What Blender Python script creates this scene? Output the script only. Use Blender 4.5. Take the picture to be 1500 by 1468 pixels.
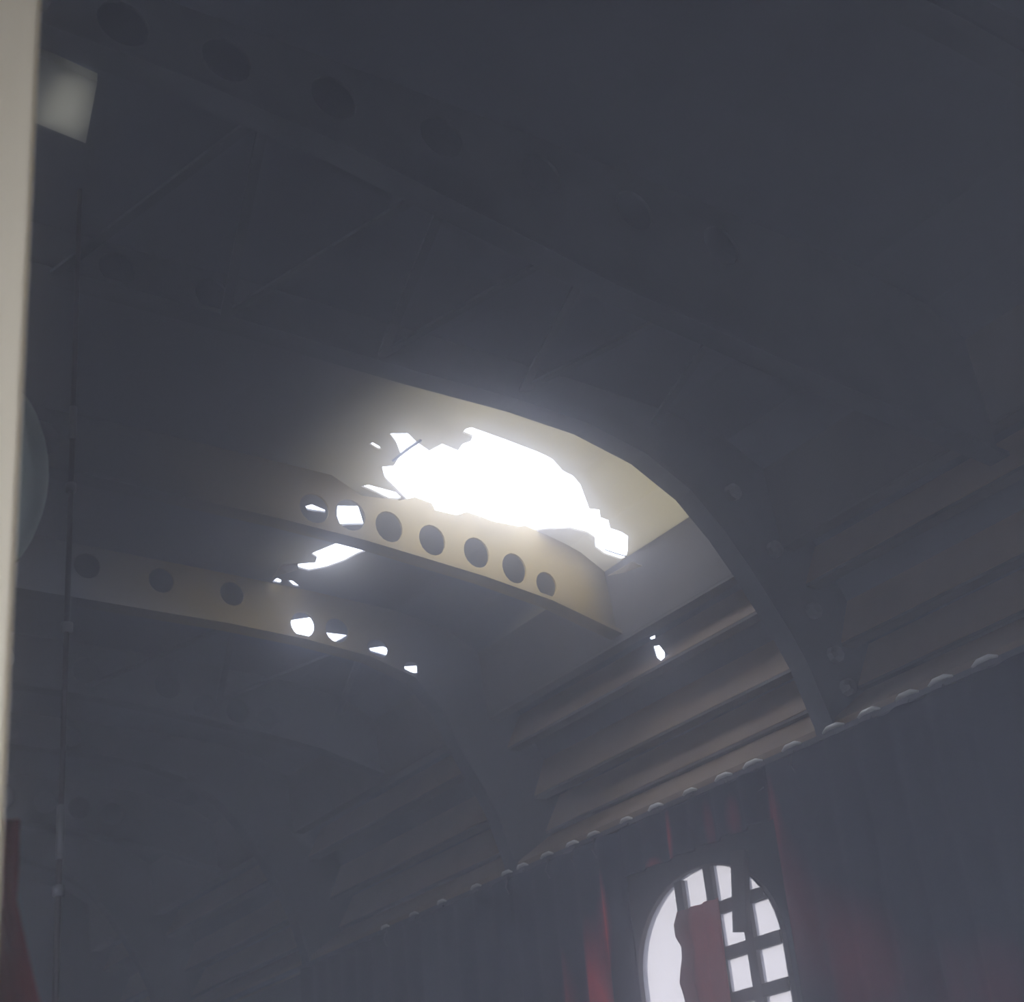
import bpy, bmesh, math, random
from mathutils import Vector, Matrix
from mathutils.geometry import delaunay_2d_cdt
random.seed(7)
for o in list(bpy.data.objects): bpy.data.objects.remove(o)
C = bpy.context.scene.collection
SC = bpy.context.scene
K = 2.0                                   # metres per layout unit
EYE = 1.6
def W(x, y, z): return Vector((K*x, K*y, K*z + EYE))

# ------------------------------------------------------------------ camera
fpx = 2346.4611652443773
ax = Vector((-1750, 1320, fpx)).normalized()
up = Vector((-500, -4834, fpx)).normalized()
cr = ax.cross(up).normalized()
camd = bpy.data.cameras.new('camera'); cam = bpy.data.objects.new('camera', camd); C.objects.link(cam)
camd.sensor_width = 36; camd.sensor_fit = 'HORIZONTAL'; camd.lens = 36*fpx/1500
camd.clip_start = 0.02; camd.clip_end = 2000
right = Vector((cr.x, ax.x, up.x)); upv = -Vector((cr.y, ax.y, up.y)); back = -Vector((cr.z, ax.z, up.z))
cam.matrix_world = Matrix(((right.x, upv.x, back.x, 0), (right.y, upv.y, back.y, 0), (right.z, upv.z, back.z, EYE), (0, 0, 0, 1)))
SC.camera = cam
camd.dof.use_dof = True; camd.dof.focus_distance = 2.6; camd.dof.aperture_fstop = 9.0
# ------------------------------------------------------------------ light
SKY = 5.2
wd = bpy.data.worlds.new('overcast_sky'); SC.world = wd; wd.use_nodes = True
bgn = wd.node_tree.nodes['Background']
bgn.inputs[0].default_value = (0.82, 0.89, 1.12, 1); bgn.inputs[1].default_value = SKY
SC.view_settings.view_transform = 'Standard'; SC.view_settings.look = 'None'
SC.view_settings.exposure = 0.12; SC.view_settings.gamma = 1; SC.view_settings.use_curve_mapping = False
SC.cycles.volume_bounces = 2; SC.cycles.max_bounces = 10; SC.cycles.diffuse_bounces = 6
SC.cycles.transparent_max_bounces = 12
SC.cycles.volume_step_rate = 1.0
SC.cycles.use_denoising = True

HAZE_FWD, HAZE_FWD_G, HAZE_FWD_COL = 0.11, 0.974, (1.0, 0.95, 0.80, 1)    # added scatter for lens glare: glow round the bright hole
HAZE_ISO, HAZE_ISO_G, HAZE_ISO_COL = 0.08, -0.48, (0.52, 0.60, 0.93, 1)    # added scatter for film flare: bluish veil

# ------------------------------------------------------------------ materials
def mat(name, col, rough=0.6, metal=0.0, col2=None, scale=6.0, stretch=(1, 1, 1), bump=0.0, lo=0.4, hi=0.65):
    m = bpy.data.materials.new(name); m.use_nodes = True
    nt = m.node_tree; b = nt.nodes['Principled BSDF']
    b.inputs['Roughness'].default_value = rough; b.inputs['Metallic'].default_value = metal
    tc = nt.nodes.new('ShaderNodeTexCoord'); mp = nt.nodes.new('ShaderNodeMapping'); mp.inputs['Scale'].default_value = stretch
    n = nt.nodes.new('ShaderNodeTexNoise'); n.inputs['Scale'].default_value = scale; n.inputs['Detail'].default_value = 5
    nt.links.new(tc.outputs['Object'], mp.inputs[0]); nt.links.new(mp.outputs[0], n.inputs['Vector'])
    r = nt.nodes.new('ShaderNodeValToRGB')
    r.color_ramp.elements[0].position = lo; r.color_ramp.elements[1].position = hi
    r.color_ramp.elements[0].color = (*col, 1); r.color_ramp.elements[1].color = (*(col2 or tuple(c*0.8 for c in col)), 1)
    nt.links.new(n.outputs['Fac'], r.inputs[0]); nt.links.new(r.outputs[0], b.inputs['Base Color'])
    if bump:
        bp = nt.nodes.new('ShaderNodeBump'); bp.inputs['Strength'].default_value = bump; bp.inputs['Distance'].default_value = 0.01
        nt.links.new(n.outputs['Fac'], bp.inputs['Height']); nt.links.new(bp.outputs[0], b.inputs['Normal'])
    return m
M = {}
M['skin'] = mat('dusty_primed_skin', (0.13, 0.138, 0.16), 0.75, 0, (0.105, 0.11, 0.13), 5, bump=0.15)
M['rib'] = mat('primed_rib_metal', (0.30, 0.21, 0.055), 0.6, 0, (0.25, 0.18, 0.05), 9, bump=0.1)
def shaded(name, m0, x0, x1, x2, x3):
    """the same primed metal, painted shade-dark except for a lit stretch x1..x2 by the hole"""
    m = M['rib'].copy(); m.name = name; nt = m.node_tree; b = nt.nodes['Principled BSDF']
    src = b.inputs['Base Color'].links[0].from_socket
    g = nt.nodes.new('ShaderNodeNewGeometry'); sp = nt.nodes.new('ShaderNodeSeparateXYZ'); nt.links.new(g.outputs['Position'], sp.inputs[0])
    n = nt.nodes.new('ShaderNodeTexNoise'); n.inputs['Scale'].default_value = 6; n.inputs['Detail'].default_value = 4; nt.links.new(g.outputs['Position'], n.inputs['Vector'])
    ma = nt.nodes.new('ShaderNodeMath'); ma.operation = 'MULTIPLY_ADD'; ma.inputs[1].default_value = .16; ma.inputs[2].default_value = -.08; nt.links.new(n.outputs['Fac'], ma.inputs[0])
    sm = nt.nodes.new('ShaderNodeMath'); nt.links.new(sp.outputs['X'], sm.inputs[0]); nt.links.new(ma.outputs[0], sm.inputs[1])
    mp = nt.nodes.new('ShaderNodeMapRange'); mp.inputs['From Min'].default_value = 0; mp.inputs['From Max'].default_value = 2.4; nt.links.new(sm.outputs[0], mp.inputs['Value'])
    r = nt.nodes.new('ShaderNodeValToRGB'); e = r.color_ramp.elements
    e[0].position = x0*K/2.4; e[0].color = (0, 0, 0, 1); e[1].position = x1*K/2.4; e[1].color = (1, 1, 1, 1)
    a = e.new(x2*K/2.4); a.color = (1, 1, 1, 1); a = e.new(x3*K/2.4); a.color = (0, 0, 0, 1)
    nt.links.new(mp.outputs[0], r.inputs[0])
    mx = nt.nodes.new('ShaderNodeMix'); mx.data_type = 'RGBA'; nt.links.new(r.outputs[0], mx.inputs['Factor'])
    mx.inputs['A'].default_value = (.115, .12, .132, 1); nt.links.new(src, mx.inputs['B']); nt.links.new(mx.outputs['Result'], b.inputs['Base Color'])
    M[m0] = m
shaded('crossbeam_metal_lit_stretch', 'rib_c', .46, .66, .95, 1.02)
shaded('rib_metal_lit_stretch', 'rib_d', .50, .64, .78, .90)
M['rib_shaded'] = mat('shaded_grey_rib_metal', (0.13, 0.135, 0.145), 0.7, 0, (0.095, 0.10, 0.11), 8)  # darker copy of the rib metal, paints in shade away from the hole
M['longeron'] = mat('primed_longeron_metal', (0.33, 0.235, 0.145), 0.65, 0, (0.27, 0.19, 0.12), 7)
M['longeron_dark'] = mat('dark_deep_longeron_metal', (0.13, 0.115, 0.10), 0.65, 0, (0.10, 0.09, 0.08), 7)  # darker tone for the topmost web and all the lips
M['wall'] = mat('dark_blue_grey_lining', (0.055, 0.060, 0.080), 0.85, 0, (0.04, 0.042, 0.058), 4)
M['floor'] = mat('dark_floor_boards', (0.06, 0.06, 0.065), 0.8, 0, (0.04, 0.04, 0.045), 3)
M['steel'] = mat('bright_glider_metal', (0.92, 0.90, 0.82), 0.35, 0.25, (0.85, 0.83, 0.75), 30)
M['dull'] = mat('dull_dark_metal', (0.18, 0.18, 0.20), 0.45, 0.6, (0.12, 0.12, 0.13), 20)
M['cream'] = mat('cream_post_paint', (0.92, 0.79, 0.54), 0.6, 0, (0.84, 0.71, 0.48), 3, (8, 8, 0.2))
M['pale'] = mat('pale_grey_green_sheet', (0.90, 0.92, 0.84), 0.7, 0, (0.84, 0.86, 0.80), 4)
M['lampglass'] = mat('pale_green_lamp_glass', (0.62, 0.72, 0.64), 0.75, 0, (0.56, 0.66, 0.59), 3)
M['frame'] = mat('dark_window_frame', (0.10, 0.085, 0.08), 0.7, 0, (0.07, 0.06, 0.06), 12)
M['bolt'] = mat('worn_bolt_metal', (0.24, 0.24, 0.24), 0.6, 0.2, (0.19, 0.19, 0.19), 30)
def glow_skin(name):
    """roof sheet with painted-in glow: paler and light-passing towards the hole (per-vertex 'hole_glow')"""
    m = bpy.data.materials.new(name); m.use_nodes = True; nt = m.node_tree; b = nt.nodes['Principled BSDF']; b.inputs['Roughness'].default_value = .75
    at = nt.nodes.new('ShaderNodeAttribute'); at.attribute_name = 'hole_glow'
    tc = nt.nodes.new('ShaderNodeTexCoord'); n = nt.nodes.new('ShaderNodeTexNoise'); n.inputs['Scale'].default_value = 9; n.inputs['Detail'].default_value = 4
    nt.links.new(tc.outputs['Object'], n.inputs['Vector'])
    mu = nt.nodes.new('ShaderNodeMath'); mu.operation = 'MULTIPLY_ADD'; mu.inputs[1].default_value = .5; mu.inputs[2].default_value = .75
    nt.links.new(n.outputs['Fac'], mu.inputs[0])
    m2 = nt.nodes.new('ShaderNodeMath'); m2.operation = 'MULTIPLY'; m2.use_clamp = True; nt.links.new(mu.outputs[0], m2.inputs[0]); nt.links.new(at.outputs['Fac'], m2.inputs[1])
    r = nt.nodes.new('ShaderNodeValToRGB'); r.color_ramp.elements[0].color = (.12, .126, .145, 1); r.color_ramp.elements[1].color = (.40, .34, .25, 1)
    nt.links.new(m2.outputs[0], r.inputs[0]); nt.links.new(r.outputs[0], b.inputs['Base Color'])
    t = nt.nodes.new('ShaderNodeBsdfTranslucent'); t.inputs['Color'].default_value = GLOW_TINT
    m3 = nt.nodes.new('ShaderNodeMath'); m3.operation = 'MULTIPLY'; m3.inputs[1].default_value = .5; nt.links.new(m2.outputs[0], m3.inputs[0])
    mx = nt.nodes.new('ShaderNodeMixShader'); out = nt.nodes['Material Output']
    nt.links.new(m3.outputs[0], mx.inputs[0]); nt.links.new(b.outputs[0], mx.inputs[1]); nt.links.new(t.outputs[0], mx.inputs[2]); nt.links.new(mx.outputs[0], out.inputs['Surface'])
    return m
GLOW_TINT = (.55, .50, .36, 1)
M['skin_glow'] = glow_skin('glow_painted_roof_sheet')
rl = bpy.data.materials.new('grimy_rooflight_sheet'); rl.use_nodes = True; nt = rl.node_tree; b = nt.nodes['Principled BSDF']
b.inputs['Base Color'].default_value = (.55, .57, .52, 1); b.inputs['Roughness'].default_value = .6
t = nt.nodes.new('ShaderNodeBsdfTranslucent'); t.inputs['Color'].default_value = (.42, .40, .33, 1); mx = nt.nodes.new('ShaderNodeMixShader'); mx.inputs[0].default_value = .5
nt.links.new(b.outputs[0], mx.inputs[1]); nt.links.new(t.outputs[0], mx.inputs[2]); nt.links.new(mx.outputs[0], nt.nodes['Material Output'].inputs['Surface']); M['rooflight'] = rl
M['ground'] = mat('pale_concrete_apron', (0.30, 0.29, 0.27), 0.9, 0, (0.24, 0.235, 0.22), 0.3)

def cloth_mat(name, dark, red, scale, transl=0.25):
    """woven cloth: dark dye with red streaks where the dye has gone (per-vertex 'dye'), broken up by a fibre noise"""
    m = bpy.data.materials.new(name); m.use_nodes = True; nt = m.node_tree
    b = nt.nodes['Principled BSDF']; b.inputs['Roughness'].default_value = 0.95
    tc = nt.nodes.new('ShaderNodeTexCoord'); mp = nt.nodes.new('ShaderNodeMapping'); mp.inputs['Scale'].default_value = (1, 1, 0.12)
    n = nt.nodes.new('ShaderNodeTexNoise'); n.inputs['Scale'].default_value = scale; n.inputs['Detail'].default_value = 4
    at = nt.nodes.new('ShaderNodeAttribute'); at.attribute_name = 'dye'
    mu = nt.nodes.new('ShaderNodeMath'); mu.operation = 'MULTIPLY_ADD'; mu.inputs[1].default_value = 2.4; mu.inputs[2].default_value = -.25
    ad = nt.nodes.new('ShaderNodeMath'); ad.operation = 'MULTIPLY'; ad.use_clamp = True
    r = nt.nodes.new('ShaderNodeValToRGB'); r.color_ramp.elements[0].position = .12; r.color_ramp.elements[1].position = .9
    r.color_ramp.elements[0].color = (*dark, 1); r.color_ramp.elements[1].color = (*red, 1)
    nt.links.new(tc.outputs['Object'], mp.inputs[0]); nt.links.new(mp.outputs[0], n.inputs['Vector'])
    nt.links.new(n.outputs['Fac'], mu.inputs[0]); nt.links.new(mu.outputs[0], ad.inputs[0]); nt.links.new(at.outputs['Fac'], ad.inputs[1])
    nt.links.new(ad.outputs[0], r.inputs[0]); nt.links.new(r.outputs[0], b.inputs['Base Color'])
    t = nt.nodes.new('ShaderNodeBsdfTranslucent'); nt.links.new(r.outputs[0], t.inputs['Color'])
    mx = nt.nodes.new('ShaderNodeMixShader'); mx.inputs[0].default_value = transl
    out = nt.nodes['Material Output']
    nt.links.new(b.outputs[0], mx.inputs[1]); nt.links.new(t.outputs[0], mx.inputs[2]); nt.links.new(mx.outputs[0], out.inputs['Surface'])
    return m
STREAKS = [(1.308, .20, .018, .075, 1.7), (1.281, .305, .010, .036, 1.1), (1.03, .28, .03, .07, .28), (1.356, .23, .014, .06, .8), (1.165, .362, .006, .025, .8), (1.195, .343, .012, .008, .5),
           (1.075, .358, .007, .025, .45), (1.11, .36, .006, .03, .35), (1.02, .345, .008, .03, .35), (1.0, .235, .035, .07, .18), (.94, .2, .05, .06, .3), (.83, .15, .06, .06, .25), (1.46, .2, .05, .05, .2), (1.6, .24, .03, .05, .25)]
def dye(y, z):
    return sum(a*math.exp(-((y-cy)/wy)**2 - ((z-cz)/wz)**2) for cy, cz, wy, wz, a in STREAKS)
M['curtain'] = cloth_mat('faded_navy_and_red_curtain', (0.020, 0.025, 0.048), (0.85, 0.06, 0.07), 7.0)
M['curtain_red'] = cloth_mat('dull_red_curtain', (0.22, 0.11, 0.11), (0.85, 0.24, 0.24), 6.0, 0.5)

g = bpy.data.materials.new('dusty_window_glass'); g.use_nodes = True; nt = g.node_tree; nt.nodes.clear()
out = nt.nodes.new('ShaderNodeOutputMaterial'); tr = nt.nodes.new('ShaderNodeBsdfTransparent'); tl = nt.nodes.new('ShaderNodeBsdfTranslucent')
tr.inputs[0].default_value = (0.125, 0.108, 0.088, 1); tl.inputs[0].default_value = (0.12, 0.115, 0.12, 1)
ad = nt.nodes.new('ShaderNodeAddShader'); nt.links.new(tr.outputs[0], ad.inputs[0]); nt.links.new(tl.outputs[0], ad.inputs[1])
nt.links.new(ad.outputs[0], out.inputs['Surface']); M['glass'] = g

# ------------------------------------------------------------------ helpers
def link(name, me, m=None, parent=None, smooth=False):
    o = bpy.data.objects.new(name, me); C.objects.link(o)
    if m is not None: me.materials.append(M[m] if isinstance(m, str) else m)
    if parent is not None: o.parent = parent
    if smooth:
        for p in me.polygons: p.use_smooth = True
    return o
def obj(name, bm, m, parent=None, smooth=False):
    bmesh.ops.recalc_face_normals(bm, faces=bm.faces)
    me = bpy.data.meshes.new(name); bm.to_mesh(me); bm.free()
    return link(name, me, m, parent, smooth)
def tag(o, label=None, cat=None, group=None, kind=None):
    if label: o['label'] = label
    if cat: o['category'] = cat
    if group: o['group'] = group
    if kind: o['kind'] = kind
    return o
def empty(name, loc=(0, 0, 0)):
    o = bpy.data.objects.new(name, None); C.objects.link(o); o.location = loc; o.empty_display_size = 0.1
    return o
def local(o, parent):
    """keep world placement although parented"""
    o.parent = parent; o.matrix_parent_inverse = Matrix.Translation(-Vector(parent.location))
    return o
def add_box(bm, a, b):
    a, b = Vector(a), Vector(b)
    vs = [bm.verts.new((x, y, z)) for x in (a.x, b.x) for y in (a.y, b.y) for z in (a.z, b.z)]
    for f in ((0, 1, 3, 2), (4, 6, 7, 5), (0, 4, 5, 1), (2, 3, 7, 6), (0, 2, 6, 4), (1, 5, 7, 3)):
        bm.faces.new([vs[i] for i in f])
def add_bar(bm, p, q, w, h, ref=Vector((0, 0, 1))):
    p, q = Vector(p), Vector(q); d = (q-p).normalized()
    s = d.cross(ref)
    s = s.normalized() if s.length > 1e-4 else Vector((1, 0, 0))
    t = s.cross(d).normalized()
    v = [bm.verts.new(e + s*a*w/2 + t*c*h/2) for e in (p, q) for a, c in ((-1, -1), (1, -1), (1, 1), (-1, 1))]
    for f in ((3, 2, 1, 0), (4, 5, 6, 7), (0, 1, 5, 4), (1, 2, 6, 5), (2, 3, 7, 6), (3, 0, 4, 7)): bm.faces.new([v[i] for i in f])
def add_strip(bm, pts, half, thick_dir):
    """ribbon along Y-plane polyline pts (world), width 2*half in Y, thickness vector"""
    rows = []
    for i, p in enumerate(pts):
        d = thick_dir[i]
        rows.append([bm.verts.new(p + Vector((0, s*half, 0)) + k*d) for s, k in ((-1, 0), (1, 0), (1, 1), (-1, 1))])
    for a, b in zip(rows[:-1], rows[1:]):
        for i in range(4):
            j = (i+1) % 4
            bm.faces.new((a[i], a[j], b[j], b[i]))
    bm.faces.new(rows[0]); bm.faces.new(rows[-1][::-1])
def add_tube(bm, pts, rad, n=10):
    rows = []
    for i, p in enumerate(pts):
        p = Vector(p); d = (Vector(pts[min(i+1, len(pts)-1)]) - Vector(pts[max(i-1, 0)])).normalized()
        s = d.cross(Vector((0.3, 0.9, 0.31))).normalized(); t = d.cross(s)
        r = rad[i] if isinstance(rad, (list, tuple)) else rad
        rows.append([bm.verts.new(p + r*(math.cos(2*math.pi*k/n)*s + math.sin(2*math.pi*k/n)*t)) for k in range(n)])
    for a, b in zip(rows[:-1], rows[1:]):
        for k in range(n): bm.faces.new((a[k], a[(k+1) % n], b[(k+1) % n], b[k]))
    bm.faces.new(rows[0][::-1]); bm.faces.new(rows[-1])
def inside(p, poly):
    x, y = p; c = False
    for (x0, y0), (x1, y1) in zip(poly, poly[1:] + poly[:1]):
        if (y0 > y) != (y1 > y) and x < (x1-x0)*(y-y0)/(y1-y0) + x0: c = not c
    return c
def circle(cx, cy, rx, ry=None, n=18, rot=0):
    ry = ry or rx
    return [(cx + rx*math.cos(2*math.pi*i/n)*math.cos(rot) - ry*math.sin(2*math.pi*i/n)*math.sin(rot),
             cy + rx*math.cos(2*math.pi*i/n)*math.sin(rot) + ry*math.sin(2*math.pi*i/n)*math.cos(rot)) for i in range(n)]
def sheet(outer, holes, mapf, extra=()):
    """triangulated flat sheet with real holes, then mapped to 3-D"""
    vs, es = [], []
    for poly in [outer] + list(holes):
        b = len(vs); vs += [Vector(p) for p in poly]
        es += [(b+i, b+(i+1) % len(poly)) for i in range(len(poly))]
    vs += [Vector(p) for p in extra]
    V, E_, F, *_ = delaunay_2d_cdt(vs, es, [], 0, 1e-6)
    bm = bmesh.new(); bv = [bm.verts.new(mapf(*v)) for v in V]
    for f in F:
        c = (sum(V[i][0] for i in f)/len(f), sum(V[i][1] for i in f)/len(f))
        if inside(c, outer) and not any(inside(c, h) for h in holes):
            try: bm.faces.new([bv[i] for i in f])
            except ValueError: pass
    bmesh.ops.delete(bm, geom=[v for v in bm.verts if not v.link_faces], context='VERTS')
    return bm
def solid(o, t, off=0.0):
    md = o.modifiers.new('thickness', 'SOLIDIFY'); md.thickness = t; md.offset = off
    return o

# ------------------------------------------------------------------ cross-sections (layout units)
SR = [(1.09, .38), (1.09, .45), (1.07, .51), (1.04, .57), (1.005, .63), (.98, .657), (.94, .68), (.87, .695), (.77, .703), (.63, .71), (.45, .717), (.25, .72)]
S = SR + [(.5-x, z) for x, z in SR[-2::-1]]
PR = [(1.0, .38), (.997, .41), (.992, .425), (.98, .462), (.966, .489), (.951, .513), (.93, .546), (.908, .576), (.876, .610), (.83, .637), (.77, .654), (.70, .661), (.60, .664), (.45, .672), (.25, .678)]
PL = PR + [(.5-x, z) for x, z in PR[-2::-1]]
def arc(poly):
    t = [0.0]
    for a, b in zip(poly[:-1], poly[1:]): t.append(t[-1] + math.dist(a, b))
    return t
ST = arc(S)
def s_at(t):
    t = max(0, min(ST[-1], t))
    for i in range(len(S)-1):
        if t <= ST[i+1] + 1e-9:
            k = (t-ST[i])/(ST[i+1]-ST[i]); return (S[i][0] + k*(S[i+1][0]-S[i][0]), S[i][1] + k*(S[i+1][1]-S[i][1]))
def t_of_x(x, z=None):                      # arc position of the point of the roof curve nearest to x (and z)
    best = None
    for i in range(len(S)-1):
        (x0, z0), (x1, z1) = S[i], S[i+1]
        dx, dz = x1-x0, z1-z0
        k = max(0, min(1, ((x-x0)*dx + ((z if z is not None else z0)-z0)*dz)/(dx*dx+dz*dz)))
        d = math.hypot(x0+k*dx-x, z0+k*dz-(z if z is not None else z0+k*dz))
        if best is None or d < best[0]: best = (d, ST[i] + k*(ST[i+1]-ST[i]))
    return best[1]
def z_roof(x):
    for (x0, z0), (x1, z1) in zip(S[:-1], S[1:]):
        if x1 <= x <= x0: return z0 + (z1-z0)*(x-x0)/(x1-x0)
    return .6

# ------------------------------------------------------------------ roof skin, panel by panel, with its torn holes
BAYS = [-.55, -.05, .453, .956, 1.459, 1.962, 2.465, 2.75]
holes_xyz = {
 'main': [(0.671, 1.113, 0.708), (0.686, 1.105, 0.707), (0.701, 1.115, 0.706), (0.72, 1.124, 0.706), (0.724, 1.107, 0.705), (0.744, 1.111, 0.704), (0.741, 1.098, 0.704), (0.745, 1.09, 0.704), (0.742, 1.082, 0.704), (0.73, 1.08, 0.705), (0.729, 1.073, 0.705), (0.732, 1.068, 0.705), (0.771, 1.072, 0.703), (0.812, 1.076, 0.7), (0.83, 1.08, 0.698), (0.852, 1.094, 0.696), (0.866, 1.097, 0.695), (0.881, 1.106, 0.693), (0.902, 1.126, 0.688), (0.912, 1.136, 0.686), (0.921, 1.131, 0.684), (0.93, 1.142, 0.682), (0.939, 1.141, 0.68), (0.947, 1.149, 0.676), (0.956, 1.143, 0.671), (0.963, 1.142, 0.667), (0.976, 1.162, 0.659), (0.979, 1.17, 0.6575), (0.978, 1.177, 0.6576), (0.964, 1.186, 0.666), (0.954, 1.186, 0.672), (0.946, 1.175, 0.676), (0.936, 1.175, 0.681), (0.919, 1.18, 0.685), (0.9, 1.2, 0.689), (0.886, 1.225, 0.692), (0.877, 1.232, 0.694), (0.849, 1.240, 0.697), (0.815, 1.238, 0.699), (0.786, 1.242, 0.702), (0.757, 1.225, 0.704), (0.709, 1.190, 0.706), (0.696, 1.172, 0.707), (0.705, 1.165, 0.706), (0.7, 1.143, 0.706), (0.685, 1.125, 0.707)],
 'slit': [(0.697, 1.216, 0.707), (0.702, 1.21, 0.706), (0.733, 1.211, 0.705), (0.744, 1.219, 0.704), (0.743, 1.224, 0.704), (0.734, 1.227, 0.705), (0.717, 1.221, 0.706)],
 'nick': [(0.664, 1.139, 0.708), (0.666, 1.135, 0.708), (0.674, 1.138, 0.708), (0.68, 1.143, 0.708), (0.676, 1.144, 0.708)],
 'second': [(0.734, 1.339, 0.705), (0.739, 1.327, 0.705), (0.755, 1.305, 0.703), (0.770, 1.310, 0.703), (0.774, 1.335, 0.703), (0.766, 1.35, 0.703), (0.761, 1.374, 0.703), (0.752, 1.396, 0.704), (0.739, 1.412, 0.705), (0.726, 1.411, 0.705), (0.721, 1.402, 0.705), (0.736, 1.39, 0.705), (0.732, 1.379, 0.705), (0.722, 1.373, 0.705)],
 'behind_web': [(0.696, 1.263, 0.707), (0.714, 1.254, 0.706), (0.739, 1.288, 0.705), (0.718, 1.3, 0.706), (0.706, 1.284, 0.706)],
 'added_gap_behind_web': [(.485, 1.226, 0), (.56, 1.222, 0), (.63, 1.230, 0), (.652, 1.245, 0), (.645, 1.262, 0), (.655, 1.280, 0), (.648, 1.300, 0), (.60, 1.298, 0), (.57, 1.306, 0), (.52, 1.290, 0), (.49, 1.262, 0)],  # hidden gap added to light the rib beyond the crossbeam
 'curl_a': [(.716, 1.455, .706), (.717, 1.444, .706), (.724, 1.447, .705), (.726, 1.456, .705)],
 'curl_b': [(.729, 1.444, .705), (.735, 1.443, .705), (.750, 1.454, .704), (.742, 1.455, .704)],
 'behind_web_small': [(0.668, 1.279, 0.708), (0.672, 1.272, 0.708), (0.689, 1.277, 0.707), (0.692, 1.282, 0.707), (0.682, 1.284, 0.707), (0.673, 1.285, 0.708)],
 'far_a': [(0.775, 1.546, 0.702), (0.802, 1.515, 0.7), (0.836, 1.570, 0.698), (0.807, 1.592, 0.7)],
 'far_b': [(0.825, 1.553, 0.698), (0.858, 1.546, 0.696), (0.853, 1.581, 0.696)],
 'far_c': [(0.893, 1.562, 0.69), (0.903, 1.546, 0.688), (0.919, 1.547, 0.685), (0.922, 1.565, 0.684), (0.899, 1.568, 0.689)],
 'far_d': [(0.945, 1.572, 0.676), (0.953, 1.554, 0.672), (0.962, 1.567, 0.669), (0.953, 1.581, 0.672)]}
haunch_xyz = {'slit_low': [(1.034, 1.21, 0.581), (1.035, 1.201, 0.579), (1.039, 1.199, 0.571), (1.045, 1.208, 0.559), (1.044, 1.216, 0.561), (1.039, 1.214, 0.571)],
 'slit_low_small': [(1.029, 1.208, 0.589), (1.029, 1.199, 0.588), (1.031, 1.201, 0.586), (1.03, 1.209, 0.587)]}
def flat(poly): return [(t_of_x(x, z or z_roof(x)), y) for x, y, z in poly]
ROOFLIGHT = [(.176, .770, 0), (.269, .7865, 0), (.282, .839, 0), (.192, .824, 0)]
roof_holes = [flat(h) for h in holes_xyz.values()] + [flat(ROOFLIGHT)]
hau_holes = [flat(h) for h in haunch_xyz.values()]
def skin_map(t, y):
    x, z = s_at(t); return W(x, y, z)
ceiling = empty('ceiling', W(.25, 1.1, .72)); tag(ceiling, kind='structure')
TJ = t_of_x(.98, .657); TE = ST[-1]
knots = [t for t in ST]
def hole_glow(x, y):  # strength of the painted glow, fading away from the two holes
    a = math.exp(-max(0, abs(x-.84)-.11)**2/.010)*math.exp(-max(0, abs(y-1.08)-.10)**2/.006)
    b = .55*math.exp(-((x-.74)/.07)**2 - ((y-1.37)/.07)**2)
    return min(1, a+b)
for y0, y1 in zip(BAYS[:-1], BAYS[1:]):
    for ta, tb, hs in ((0, TJ, hau_holes), (TJ, TE/2, roof_holes), (TE/2, TE-TJ, []), (TE-TJ, TE, [])):
        near = [h for h in hs if any(y0-.01 < y < y1+.01 for _, y in h)]
        ys = [y0, (y0+y1)/2, y1]
        glowing = ta == TJ and y0 in (.956, 1.2075, 1.459)
        n = 40 if glowing else 14
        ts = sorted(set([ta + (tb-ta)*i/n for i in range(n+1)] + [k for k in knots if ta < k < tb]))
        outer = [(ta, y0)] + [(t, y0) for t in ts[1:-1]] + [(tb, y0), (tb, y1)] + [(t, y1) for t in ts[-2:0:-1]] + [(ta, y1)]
        extra = [(t, y0+(y1-y0)*q) for t in ts[1:-1] for q in ((.12, .25, .37, .5, .62, .75, .87) if glowing else (.5,))]
        o = obj('skin_panel', sheet(outer, near, skin_map, extra), 'skin_glow' if glowing else 'skin', None)
        if glowing:
            at = o.data.attributes.new('hole_glow', 'FLOAT', 'POINT')
            for v in o.data.vertices: at.data[v.index].value = hole_glow(v.co.x/K, v.co.y/K)
        local(o, ceiling); solid(o, 0.004, 0)

# ------------------------------------------------------------------ ribs
def flange(bm, line, y, half=.011, th=.004):
    pts, nd = [], []
    for i, (x, z) in enumerate(line):
        a = line[max(i-1, 0)]; b = line[min(i+1, len(line)-1)]
        dx, dz = b[0]-a[0], b[1]-a[1]; L = math.hypot(dx, dz)
        n = Vector((dz/L, 0, -dx/L))
        if n.z < 0 and abs(n.z) > .05: n = -n
        elif n.x*(1 if x > .25 else -1) < 0 and abs(n.z) <= .05: n = -n
        pts.append(W(x, y, z)); nd.append(n*th*K)
    add_strip(bm, pts, half*K, nd)
def rib(y, web_holes, label, bolts=(), m='rib_shaded', PL=PL):
    root = empty('arched_rib', W(.25, y, .38)); tag(root, label, 'rib', 'arched ribs of the roof')
    outer = PL + S[::-1]
    o = local(obj('web', sheet(outer, web_holes, lambda x, z: W(x, y, z)), m), root); solid(o, .005)
    bm = bmesh.new(); flange(bm, PL, y); local(obj('flange', bm, m), root)
    for x, z in bolts:
        bm = bmesh.new(); p = W(x, y-.004, z); add_tube(bm, [p, p + Vector((0, -.012, 0)), p + Vector((0, -.018, 0))], [.016, .016, .009], 8)
        local(obj('bolt', bm, 'bolt'), root)
    return root
PD = PR[:6] + [(.935, .540), (.918, .578), (.885, .612), (.83, .630), (.75, .640), (.66, .646), (.45, .652), (.25, .656)]
PDL = PD + [(.5-x, z) for x, z in PD[-2::-1]]
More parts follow.
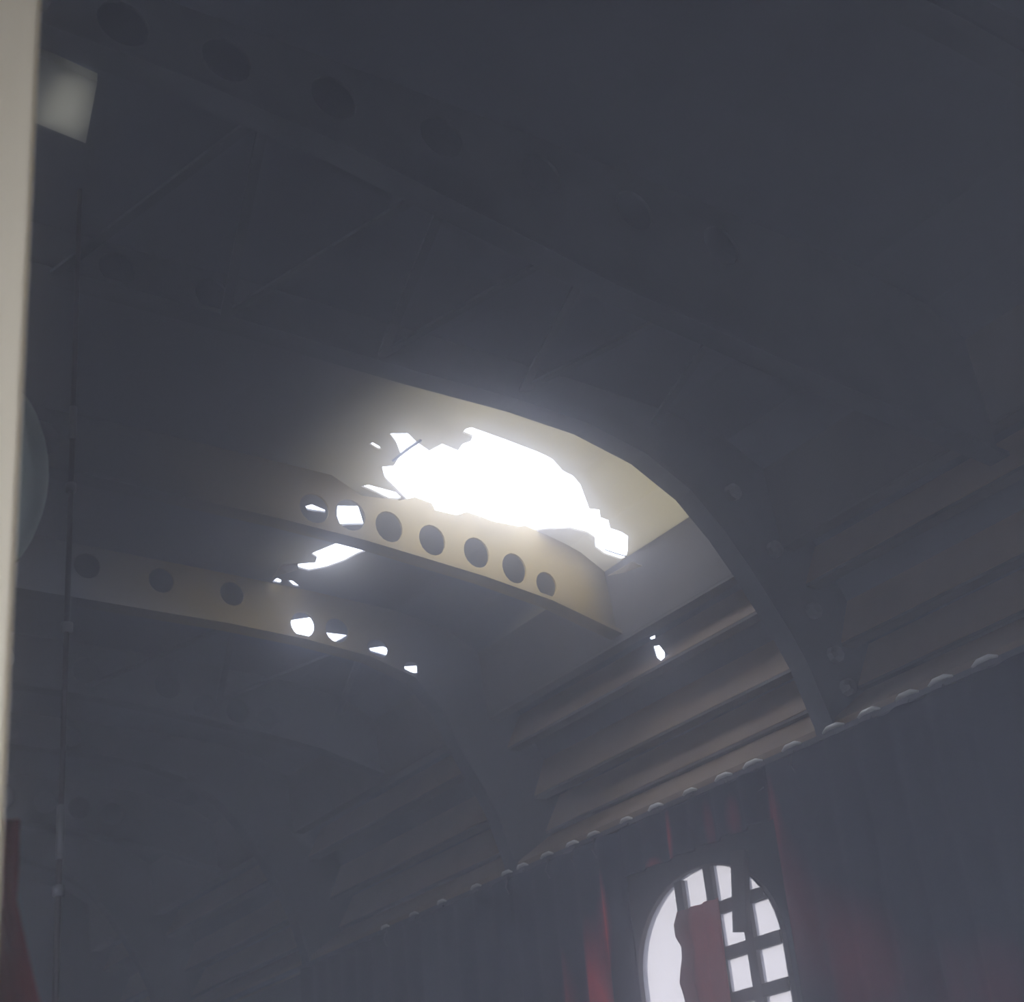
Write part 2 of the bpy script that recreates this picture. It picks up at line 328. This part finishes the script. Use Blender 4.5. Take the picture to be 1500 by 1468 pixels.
def ring_holes(xs, f=.5, r=.014):
    out = []
    for x in xs:
        zlo = next(z0 + (z1-z0)*(x-x0)/(x1-x0) for (x0, z0), (x1, z1) in zip(PL[:-1], PL[1:]) if x1 <= x <= x0)
        out.append(circle(x, zlo + f*(z_roof(x)-zlo), r))
    return out
std = [-.15, -.07, .01, .09, .17, .26, .351, .427, .51, .59, .67]
rib(.453, ring_holes(std), 'perforated arched roof rib directly above the cream door post')
rib(.956, ring_holes(std[:8]), 'dark arched roof rib just in front of the big jagged roof hole', bolts=[(1.005, .515), (1.022, .475), (1.03, .445), (.97, .57), (.93, .62)])
dh = [circle(.753, .657+.004, .0145), circle(.795, .656+.004, .0145), circle(.845, .645, .0135, .011), circle(.888, .627, .010, .007)]
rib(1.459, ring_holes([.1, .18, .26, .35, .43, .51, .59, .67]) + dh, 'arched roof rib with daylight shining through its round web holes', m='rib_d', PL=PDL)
rib(1.962, ring_holes(std), 'faint far arched roof rib beyond the zigzag brace')
rib(2.465, ring_holes(std), 'farthest arched roof rib beside the end wall')

CL = [(.986, .583), (.90, .608), (.82, .622), (.74, .632), (.69, .638), (.60, .645), (.5, .65), (.38, .655), (.25, .657)]
CLL = CL + [(.5-x, z) for x, z in CL[-2::-1]]
def crossbeam(y, holes, label, top=None, low=CLL, m='rib_shaded'):
    root = empty('perforated_crossbeam', W(.25, y, .6)); tag(root, label, 'crossbeam', 'perforated crossbeams between the ribs')
    outer = list(low) + (top or [(x, z_roof(x)-.001) for x in [-.47, -.4, -.3, -.15, 0, .1, .25, .45, .6, .7, .8, .87, .94, .978]])
    o = local(obj('web', sheet(outer, holes, lambda x, z: W(x, y, z)), m), root); solid(o, .005)
    bm = bmesh.new(); flange(bm, low, y, .010); local(obj('flange', bm, m), root)
    return root
def cb_holes(xs, r=.0165):
    out = []
    for x in xs:
        zlo = next(z0 + (z1-z0)*(x-x0)/(x1-x0) for (x0, z0), (x1, z1) in zip(CLL[:-1], CLL[1:]) if x1 <= x <= x0)
        out.append(circle(x, zlo + .5*(z_roof(x)-zlo), r))
    return out
allx = [-.3, -.2, -.1, 0, .1, .2, .29, .34, .42, .5, .58, .66, .72, .77, .82]
crossbeam(.7045, cb_holes([-.3, -.2, -.1, 0, .1, .2, .26, .326, .4, .48, .56, .64, .72]), 'dim perforated roof crossbeam above the pale square rooflight',
          low=[(.986, .545), (.90, .556), (.763, .573), (.61, .596), (.513, .618), (.40, .642), (.30, .655), (.2, .66), (0, .66), (-.3, .635), (-.486, .583)])
top_c = [(-.47, .66), (-.4, .68), (-.2, .70), (0, .71), (.25, .718), (.45, .715), (.6, .709), (.66, .706), (.692, .690), (.734, .693), (.752, .700), (.771, .697), (.774, .690), (.799, .689), (.812, .695), (.832, .692), (.843, .690), (.875, .690), (.882, .6925), (.90, .688), (.93, .680), (.95, .673), (.978, .656)]
ch = [circle(.640, .667, .0155), circle(.678, .667, .0165), circle(.72, .662, .0150, .0165), circle(.768, .656, .0150, .0165), circle(.819, .651, .0150, .0165), circle(.863, .641, .0145, .0165), circle(.901, .629, .0125, .014)]
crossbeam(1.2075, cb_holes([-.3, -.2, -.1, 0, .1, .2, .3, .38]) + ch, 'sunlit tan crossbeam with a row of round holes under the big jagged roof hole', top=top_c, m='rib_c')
crossbeam(1.71, cb_holes([-.3, -.1, .1, .3, .5, .6, .7]) + [circle(.747, .650, .015), circle(.790, .648, .015), circle(.83, .643, .014)], 'far dim perforated crossbeam below the zigzag brace')
crossbeam(2.21, cb_holes(allx), 'farthest dim perforated crossbeam near the end wall')

# ------------------------------------------------------------------ longerons along the right haunch
def longeron(lip, root_pt, label, slits=(), m='longeron'):
    e = empty('longeron', W(lip[0], 1.1, lip[1])); tag(e, label, 'longeron', 'longerons along the window side of the roof')
    dx, dz = root_pt[0]-lip[0], root_pt[1]-lip[1]; w = math.hypot(dx, dz)
    holes = []
    for poly in slits:                                   # the tear goes through the web as well
        h = []
        for x, y, z in poly:
            k = (lip[0]*dz - lip[1]*dx)/(x*dz - z*dx); h.append((math.hypot(k*x-lip[0], k*z-lip[1]), k*y))
        holes.append(h)
    o = local(obj('web', sheet([(0, -.55), (w, -.55), (w, 2.75), (0, 2.75)], holes, lambda a, y: W(lip[0]+dx*a/w, y, lip[1]+dz*a/w)), m), e); solid(o, .004)
    a0 = W(lip[0], -.55, lip[1])
    bm = bmesh.new(); add_box(bm, a0 + Vector((-.001, 0, -.006)), a0 + Vector((.030, 3.3*K, 0)))
    local(obj('lip', bm, 'longeron_dark'), e)
    return e
longeron((.986, .579), (.98, .656), 'topmost deep longeron where the lit crossbeam ends', m='longeron_dark')
longeron((1.008, .544), (1.029, .584), 'second longeron from the top with a small bright slit torn through it', haunch_xyz.values())
longeron((1.039, .490), (1.058, .534), 'third longeron from the top, dim brown')
longeron((1.050, .450), (1.076, .495), 'lowest longeron, just above the curtain rail')

# ------------------------------------------------------------------ walls, floor
def wall(name, outer, holes, mapf, m='wall', t=.06, off=0):
    o = obj(name, sheet(outer, holes, mapf), m); tag(o, kind='structure'); solid(o, t, off); return o
ZF = -EYE/K
WINC, WINW, WINTOP = 1.186, .1075, .341
def arch(c, w, zs, zt, zb, n=22):
    pts = [(c + w*math.cos(math.pi*i/n), zs + (zt-zs)*math.sin(math.pi*i/n)**.95) for i in range(n+1)]
    return pts + [(c-w, zb), (c+w, zb)]
win = arch(WINC, WINW, .250, WINTOP, .06)
XW = 1.03
wall('wall_right', [(-.55, ZF), (2.75, ZF), (2.75, .425), (-.55, .425)], [win], lambda y, z: W(XW+.004, y, z), t=.014)
door = [(-.36, -.78), (.37, -.78), (.37, .385), (-.36, .385)]  # unseen doorway, added and sized to light the post and cabin
wall('wall_left', [(-.55, ZF), (2.75, ZF), (2.75, .425), (-.55, .425)], [door], lambda y, z: W(-.55, y, z), t=.07)  # door is the added, unseen opening
endp = [(-.59, ZF), (1.09, ZF)] + S
wall('wall_front', endp, [], lambda x, z: W(x, 2.76, z), t=.05)
wall('wall_back', endp, [[(-.45, -.78), (-.20, -.78), (-.20, .35), (-.45, .35)]], lambda x, z: W(x, -.56, z), t=.05)  # opening in this wall is added out of view for fill light
bm = bmesh.new(); add_box(bm, W(-.6, -.6, ZF-.03), W(1.1, 2.8, ZF)); tag(obj('floor', bm, 'floor'), kind='structure')
bm = bmesh.new()
for x, y in ((-150, -150),):
    f = [bm.verts.new(p) for p in ((-150, -150, -.4), (150, -150, -.4), (150, 150, -.4), (-150, 150, -.4))]; bm.faces.new(f)
tag(obj('ground', bm, 'ground'), kind='structure')
# sloping trim board that closes the roof onto the window wall
bm = bmesh.new()
pts = [(1.088, .468), (1.0, .408), (1.0, .402), (1.088, .405)]
vs = [[bm.verts.new(W(x, y, z)) for x, z in pts] for y in (-.55, 2.75)]
for i in range(4): bm.faces.new((vs[0][i], vs[0][(i+1) % 4], vs[1][(i+1) % 4], vs[1][i]))
bm.faces.new(vs[0]); bm.faces.new(vs[1][::-1])
tag(obj('trim_1', bm, 'longeron'), kind='structure')
bm = bmesh.new()
vs = [[bm.verts.new(W(.5-x, y, z)) for x, z in pts] for y in (-.55, 2.75)]
for i in range(4): bm.faces.new((vs[0][i], vs[0][(i+1) % 4], vs[1][(i+1) % 4], vs[1][i]))
bm.faces.new(vs[0]); bm.faces.new(vs[1][::-1])
tag(obj('trim_2', bm, 'longeron'), kind='structure')

# ------------------------------------------------------------------ arched window with its glazing bars
def make_window(name, dy):
    root = empty(name, W(XW, WINC+dy, .06)); tag(root, kind='structure')
    a = arch(WINC+dy, WINW, .250, WINTOP, .06); b = arch(WINC+dy, WINW-.0015, .250, WINTOP-.0015, .062)
    o = local(obj('window_frame', sheet(a, [b], lambda y, z: W(XW, y, z)), 'frame'), root); solid(o, .02)
    for yb, zb0 in ((1.1235, .06), (1.1690, .06), (1.2145, .2963)):
        h = .3385 if yb < 1.2 else .334
        bm = bmesh.new(); add_box(bm, W(XW-.004, yb+dy-.0058, zb0), W(XW+.004, yb+dy+.0058, h)); local(obj('glazing_bar', bm, 'frame'), root)
    for zb in (.088, .1295, .171, .2125, .254, .2963):
        bm = bmesh.new(); add_box(bm, W(XW-.0038, WINC+dy-(WINW-.005 if zb < .28 else .090), zb-.0056), W(XW+.0038, 1.2145+dy if zb > .28 else 1.20+dy, zb+.0056))
        local(obj('glazing_bar', bm, 'frame'), root)
    local(obj('pane', sheet(b, [], lambda y, z: W(XW+.0005, y, z)), 'glass'), root)
    return root
make_window('window_1', 0)
# narrow board nailed over two panes
bm = bmesh.new(); add_bar(bm, W(1.012, 1.1035, .336), W(1.012, 1.1170, .264), .037, .012, Vector((1, 0, 0)))
tag(obj('board', bm, 'frame'), 'narrow dark board covering part of two upper window panes', 'board')

# ------------------------------------------------------------------ curtain rail with gliders
rail = empty('curtain_rail', W(.992, 1.1, .392)); tag(rail, 'dark curtain rail with small shiny gliders under the right roof edge', 'curtain rail')
bm = bmesh.new(); add_box(bm, W(.990, -.5, .3935), W(.997, 2.7, .3985)); local(obj('track', bm, 'dull'), rail)
gl = [(.762, 1), (.8085, 1), (.8458, 1), (.8892, 1), (.9324, 1), (.9854, .9), (1.0379, 1), (1.0791, .8), (1.1284, .5), (1.1814, .7), (1.2294, .4), (1.2853, .6), (1.3228, .6), (1.3695, .7), (1.4167, .5), (1.4477, .5), (1.5111, .5), (1.5858, .4), (1.65, .4), (1.72, .4)]
bm = bmesh.new()
add_tube(bm, [Vector((-.012, -.026, 0)), Vector((-.014, -.012, .004)), Vector((-.014, .012, .004)), Vector((-.012, .026, 0))], [.0022, .0044, .0044, .0022], 8)
hb = bmesh.new(); add_tube(hb, [Vector((-.010, -.002, -.005)), Vector((-.012, .012, -.03)), Vector((-.010, .0, -.05)), Vector((-.006, -.012, -.045))], .0018, 5)
hm_ = bpy.data.meshes.new('hook'); hb.to_mesh(hm_); hb.free(); hm_.materials.append(M['dull'])
bmesh.ops.recalc_face_normals(bm, faces=bm.faces)
gm = bpy.data.meshes.new('glider'); bm.to_mesh(gm); bm.free(); gm.materials.append(M['steel'])
for p in gm.polygons: p.use_smooth = True
for y, s in gl:
    o = bpy.data.objects.new('glider', gm); C.objects.link(o); o.location = W(.990, y, .396) - Vector(rail.location); o.parent = rail
    o.scale = (1, .55+.45*s, .8+.2*s)
    h = bpy.data.objects.new('hook', hm_); C.objects.link(h); h.parent = o

# ------------------------------------------------------------------ curtains
def set_dye(o, f):
    at = o.data.attributes.new('dye', 'FLOAT', 'POINT')
    for v in o.data.vertices: at.data[v.index].value = f(v.co)
def curtain(name, y0, y1, ztop, zbot, amp, folds, m, label, x=.984, edge=None, seed=0, nv=28, f=None):
    rnd = random.Random(seed); bm = bmesh.new(); nu = folds*8
    ph = [rnd.uniform(-.6, .6) for _ in range(folds+2)]
    grid = []
    for j in range(nv+1):
        v = j/nv; row = []
        for i in range(nu+1):
            u = i/nu; k = u*folds
            yy0, yy1 = edge(v) if edge else (y0, y1)
            y = yy0 + (yy1-yy0)*u
            a = amp*(.55+.45*min(1, v*3))
            off = a*math.sin(2*math.pi*k + ph[int(k)]*v) + .3*a*math.sin(5.3*k + 2*v)
            row.append(bm.verts.new(W(x + off, y + .3*a*math.cos(2*math.pi*k), ztop + (zbot-ztop)*v)))
        grid.append(row)
    for j in range(nv):
        for i in range(nu): bm.faces.new((grid[j][i], grid[j][i+1], grid[j+1][i+1], grid[j+1][i]))
    o = obj(name, bm, m, None, True)
    set_dye(o, f or (lambda c: dye(c.y/K, (c.z-EYE)/K)))
    solid(o, .003); tag(o, label, 'curtain'); return o
curtain('curtain', 1.240, 1.95, .390, -.25, .005, 18, 'curtain', 'dark curtain with bright red streaks hanging left of the bright arched window', seed=1)
curtain('curtain', .35, 1.022, .390, -.25, .005, 17, 'curtain', 'plain dark curtain hanging right of the bright arched window', seed=2)
curtain('valance', 1.022, 1.240, .390, .343, .004, 6, 'curtain', 'short dark valance gathered on the rail above the arched window', seed=3)
def ed(v):
    z = .3*(1-v)
    lft = [(.30, 1.192), (.284, 1.2026), (.267, 1.1918), (.250, 1.1943), (.241, 1.203), (.216, 1.1955), (.15, 1.205), (.0, 1.20)]
    for (z0, a), (z1, b) in zip(lft[:-1], lft[1:]):
        if z1 <= z <= z0: L = a + (b-a)*(z-z0)/(z1-z0)
    return (1.1385 + .012*v, L + .006)
curtain('torn_curtain', 1.14, 1.2, .30, .0, .003, 3, 'curtain_red', 'torn reddish strip of curtain hanging in front of the window panes', x=1.008, edge=ed, seed=4,
        f=lambda c: .35+.5*math.exp(-((c.y/K-1.16)/.02)**2))

# ------------------------------------------------------------------ torn flaps round the holes
def flap(pts, label):
    bm = bmesh.new(); vs = [bm.verts.new(W(*p)) for p in pts]; c = bm.verts.new(sum((v.co for v in vs), Vector())/len(vs) + Vector((0, 0, -.006)))
    for i in range(len(vs)): bm.faces.new((vs[i], vs[(i+1) % len(vs)], c))
    o = obj('metal_flap', bm, 'skin_glow'); at = o.data.attributes.new('hole_glow', 'FLOAT', 'POINT')
    for v in o.data.vertices: at.data[v.index].value = 1.0  # full painted glow so the flap looks lit
    solid(o, .003); tag(o, label, 'metal flap', 'torn flaps of roof skin'); return o

flap([(.969, 1.190, .643), (.970, 1.150, .642), (.976, 1.142, .635), (.971, 1.175, .641)], 'bent bright metal flap at the right tip of the jagged hole')
flap([(.705, 1.431, .699), (.700, 1.400, .699), (.714, 1.389, .698), (.720, 1.402, .698), (.713, 1.413, .698)], 'torn tan metal flap at the lower end of the second roof hole')

def wire(pts, label, r=.0022):
    bm = bmesh.new(); add_tube(bm, [W(*p) for p in pts], r, 6); tag(obj('wire', bm, 'dull', None, True), label, 'wire', 'wires across the torn roof')
wire([(.699, 1.156, .7055), (.700, 1.128, .7050), (.702, 1.109, .7045)], 'thin dark wire crossing the left tip of the jagged roof hole', .003)
wire([(.961, 1.180, .667), (.970, 1.173, .661), (.980, 1.166, .656)], 'thin wire crossing the right end of the jagged roof hole', .0016)

# ------------------------------------------------------------------ zigzag braces
def zigzag(y0, y1, xs, z, label, th=.014):
    e = empty('zigzag_brace', W(xs[0], y0, z)); tag(e, label, 'brace')
    pts = [W(x, y0 if i % 2 else y1, z+(.004 if i % 2 else 0)) for i, x in enumerate(xs)]
    for p, q in zip(pts[:-1], pts[1:]):
        bm = bmesh.new(); add_bar(bm, p, q, th, .006); local(obj('bar', bm, 'rib_shaded'), e)
    return e
zigzag(.72, .94, [.30, .36, .43, .50, .565, .63, .70, .77, .84], .668, 'zigzag strap brace under the dark roof before the jagged hole')
zigzag(1.475, 1.695, [.60, .68, .76, .84, .92], .655, 'zigzag strap brace under the far roof behind the lit rib')

# ------------------------------------------------------------------ near things at the left
bm = bmesh.new()
foot = [(0, 0), (-.060, .080), (-.05, .14), (.010, .09)]
lo = [bm.verts.new(W(.1203, .40, ZF) + Vector((x, y, 0))) for x, y in foot]; hi = [bm.verts.new(W(.1203, .40, .660) + Vector((x, y, 0))) for x, y in foot]
bm.faces.new(lo[::-1]); bm.faces.new(hi)
for i in range(4): bm.faces.new((lo[i], lo[(i+1) % 4], hi[(i+1) % 4], hi[i]))
bmesh.ops.bevel(bm, geom=bm.edges[:], offset=.004, segments=2, affect='EDGES')
tag(obj('post', bm, 'cream'), 'cream painted post close up along the left edge of the photo', 'post')
pole = empty('pole', W(.303, .9, ZF)); tag(pole, 'thin dark vertical pole with small clips behind the cream post', 'pole')
bm = bmesh.new(); add_tube(bm, [W(.303, .9, ZF), W(.303, .9, .715)], .0035, 8); local(obj('shaft', bm, 'frame', None, True), pole)
for z, h, r in ((.527, .012, .0050), (.4797, .003, .0065), (.3833, .003, .0075), (.256, .016, .0050), (.222, .003, .0070)):
    bm = bmesh.new(); add_tube(bm, [W(.303, .9, z-h), W(.303, .9, z+h)], r, 10); local(obj('clip', bm, 'bolt', None, True), pole)
# square rooflight sheet under an opening of the roof skin
q = [(.2298-.06, .7748-.0105), (.2725, .7823), (.2867, .8429), (.2476-.06, .8369-.009)]
bm = bmesh.new()
lo = [bm.verts.new(W(x, y, .709)) for x, y in q]; hi = [bm.verts.new(W(x, y, .7165)) for x, y in q]
bm.faces.new(lo); bm.faces.new(hi[::-1])
for i in range(4): bm.faces.new((lo[i], hi[i], hi[(i+1) % 4], lo[(i+1) % 4]))
tag(obj('rooflight', bm, 'rooflight'), 'pale grimy square rooflight in the ceiling beside the cream post', 'rooflight')
# hanging lamp globe
lx, ly, lz = W(.2037, .7564, .401)
lamp = empty('hanging_lamp', (lx, ly, lz)); tag(lamp, 'unlit oval pale green glass lamp half hidden by the cream post', 'lamp')
def lathe(prof, n=20):
    bm = bmesh.new(); rows = []
    for r, z in prof: rows.append([bm.verts.new((lx + r*math.cos(2*math.pi*k/n), ly + r*math.sin(2*math.pi*k/n), lz + z)) for k in range(n)])
    for a, b in zip(rows[:-1], rows[1:]):
        for k in range(n): bm.faces.new((a[k], a[(k+1) % n], b[(k+1) % n], b[k]))
    bm.faces.new(rows[0]); bm.faces.new(rows[-1][::-1]); return bm
local(obj('globe', lathe([(.072*math.sin(math.pi*i/16)+.002, -.118*math.cos(math.pi*i/16)) for i in range(17)]), 'lampglass', None, True), lamp)
local(obj('cap', lathe([(.022, .112), (.026, .125), (.010, .14)]), 'dull', None, True), lamp)
local(obj('stem', lathe([(.006, .135), (.006, K*(.718-.405)-.004)]), 'dull', None, True), lamp)
# red drape hung from a hook on the post
bm = bmesh.new(); rows = []
hk = W(.118, .462, .138)
edge_x = [(.160, .1440), (.130, .1475), (.118, .1455), (.095, .1515), (.072, .158), (.0, .172), (-.2, .19)]
for j in range(29):
    v = j/28; z = .138 - .34*v
    for (z0, a), (z1, b) in zip(edge_x[:-1], edge_x[1:]):
        if z1-1e-6 <= z <= z0+1e-6: xr = a + (b-a)*(z-z0)/(z1-z0)
    x0 = .095 - .02*v; row = []
    for i in range(33):
        u = i/32
        row.append(bm.verts.new(W(x0 + (xr-x0)*u, .474 + (.003+.004*v)*math.sin(u*4.5*2*math.pi + v), z)))
    rows.append(row)
for a, b in zip(rows[:-1], rows[1:]):
    for i in range(32): bm.faces.new((a[i], a[i+1], b[i+1], b[i]))
o = obj('drape', bm, 'curtain_red', None, True); set_dye(o, lambda c: .75); solid(o, .003)
tag(o, 'dull red cloth drape hanging down beside the cream post', 'drape')
bm = bmesh.new(); add_tube(bm, [W(.108, .447, .1435), W(.108, .478, .1435), W(.108, .480, .153)], .005, 8)
tag(obj('hook', bm, 'dull', None, True), 'small dark hook on the cream post holding the red drape', 'hook')

# ------------------------------------------------------------------ haze volume added to give glare and a veil in the cabin
hm = bpy.data.materials.new('glare_haze'); hm.use_nodes = True; nt = hm.node_tree; nt.nodes.clear()
out = nt.nodes.new('ShaderNodeOutputMaterial'); addv = nt.nodes.new('ShaderNodeAddShader')
for k, (d, gg, col) in enumerate(((HAZE_FWD, HAZE_FWD_G, HAZE_FWD_COL), (HAZE_ISO, HAZE_ISO_G, HAZE_ISO_COL))):
    vs_ = nt.nodes.new('ShaderNodeVolumeScatter'); vs_.inputs['Color'].default_value = col
    vs_.inputs['Density'].default_value = d; vs_.inputs['Anisotropy'].default_value = gg
    nt.links.new(vs_.outputs[0], addv.inputs[k])
nt.links.new(addv.outputs[0], out.inputs['Volume']); M['haze'] = hm
bm = bmesh.new()
hp = [(-.5, ZF+.01), (1.0, ZF+.01), (1.02, .40), (1.04, .5), (.97, .645), (.87, .685), (.63, .70), (.25, .71), (-.13, .70), (-.37, .685), (-.47, .645), (-.54, .5), (-.52, .40)]
r0 = [bm.verts.new(W(x, -.53, z)) for x, z in hp]; r1 = [bm.verts.new(W(x, 2.73, z)) for x, z in hp]
bm.faces.new(r0[::-1]); bm.faces.new(r1)
for i in range(len(hp)): bm.faces.new((r0[i], r0[(i+1) % len(hp)], r1[(i+1) % len(hp)], r1[i]))
tag(obj('haze', bm, 'haze'), 'thin haze filling the cabin, added for glare and veil', 'haze', kind='stuff')
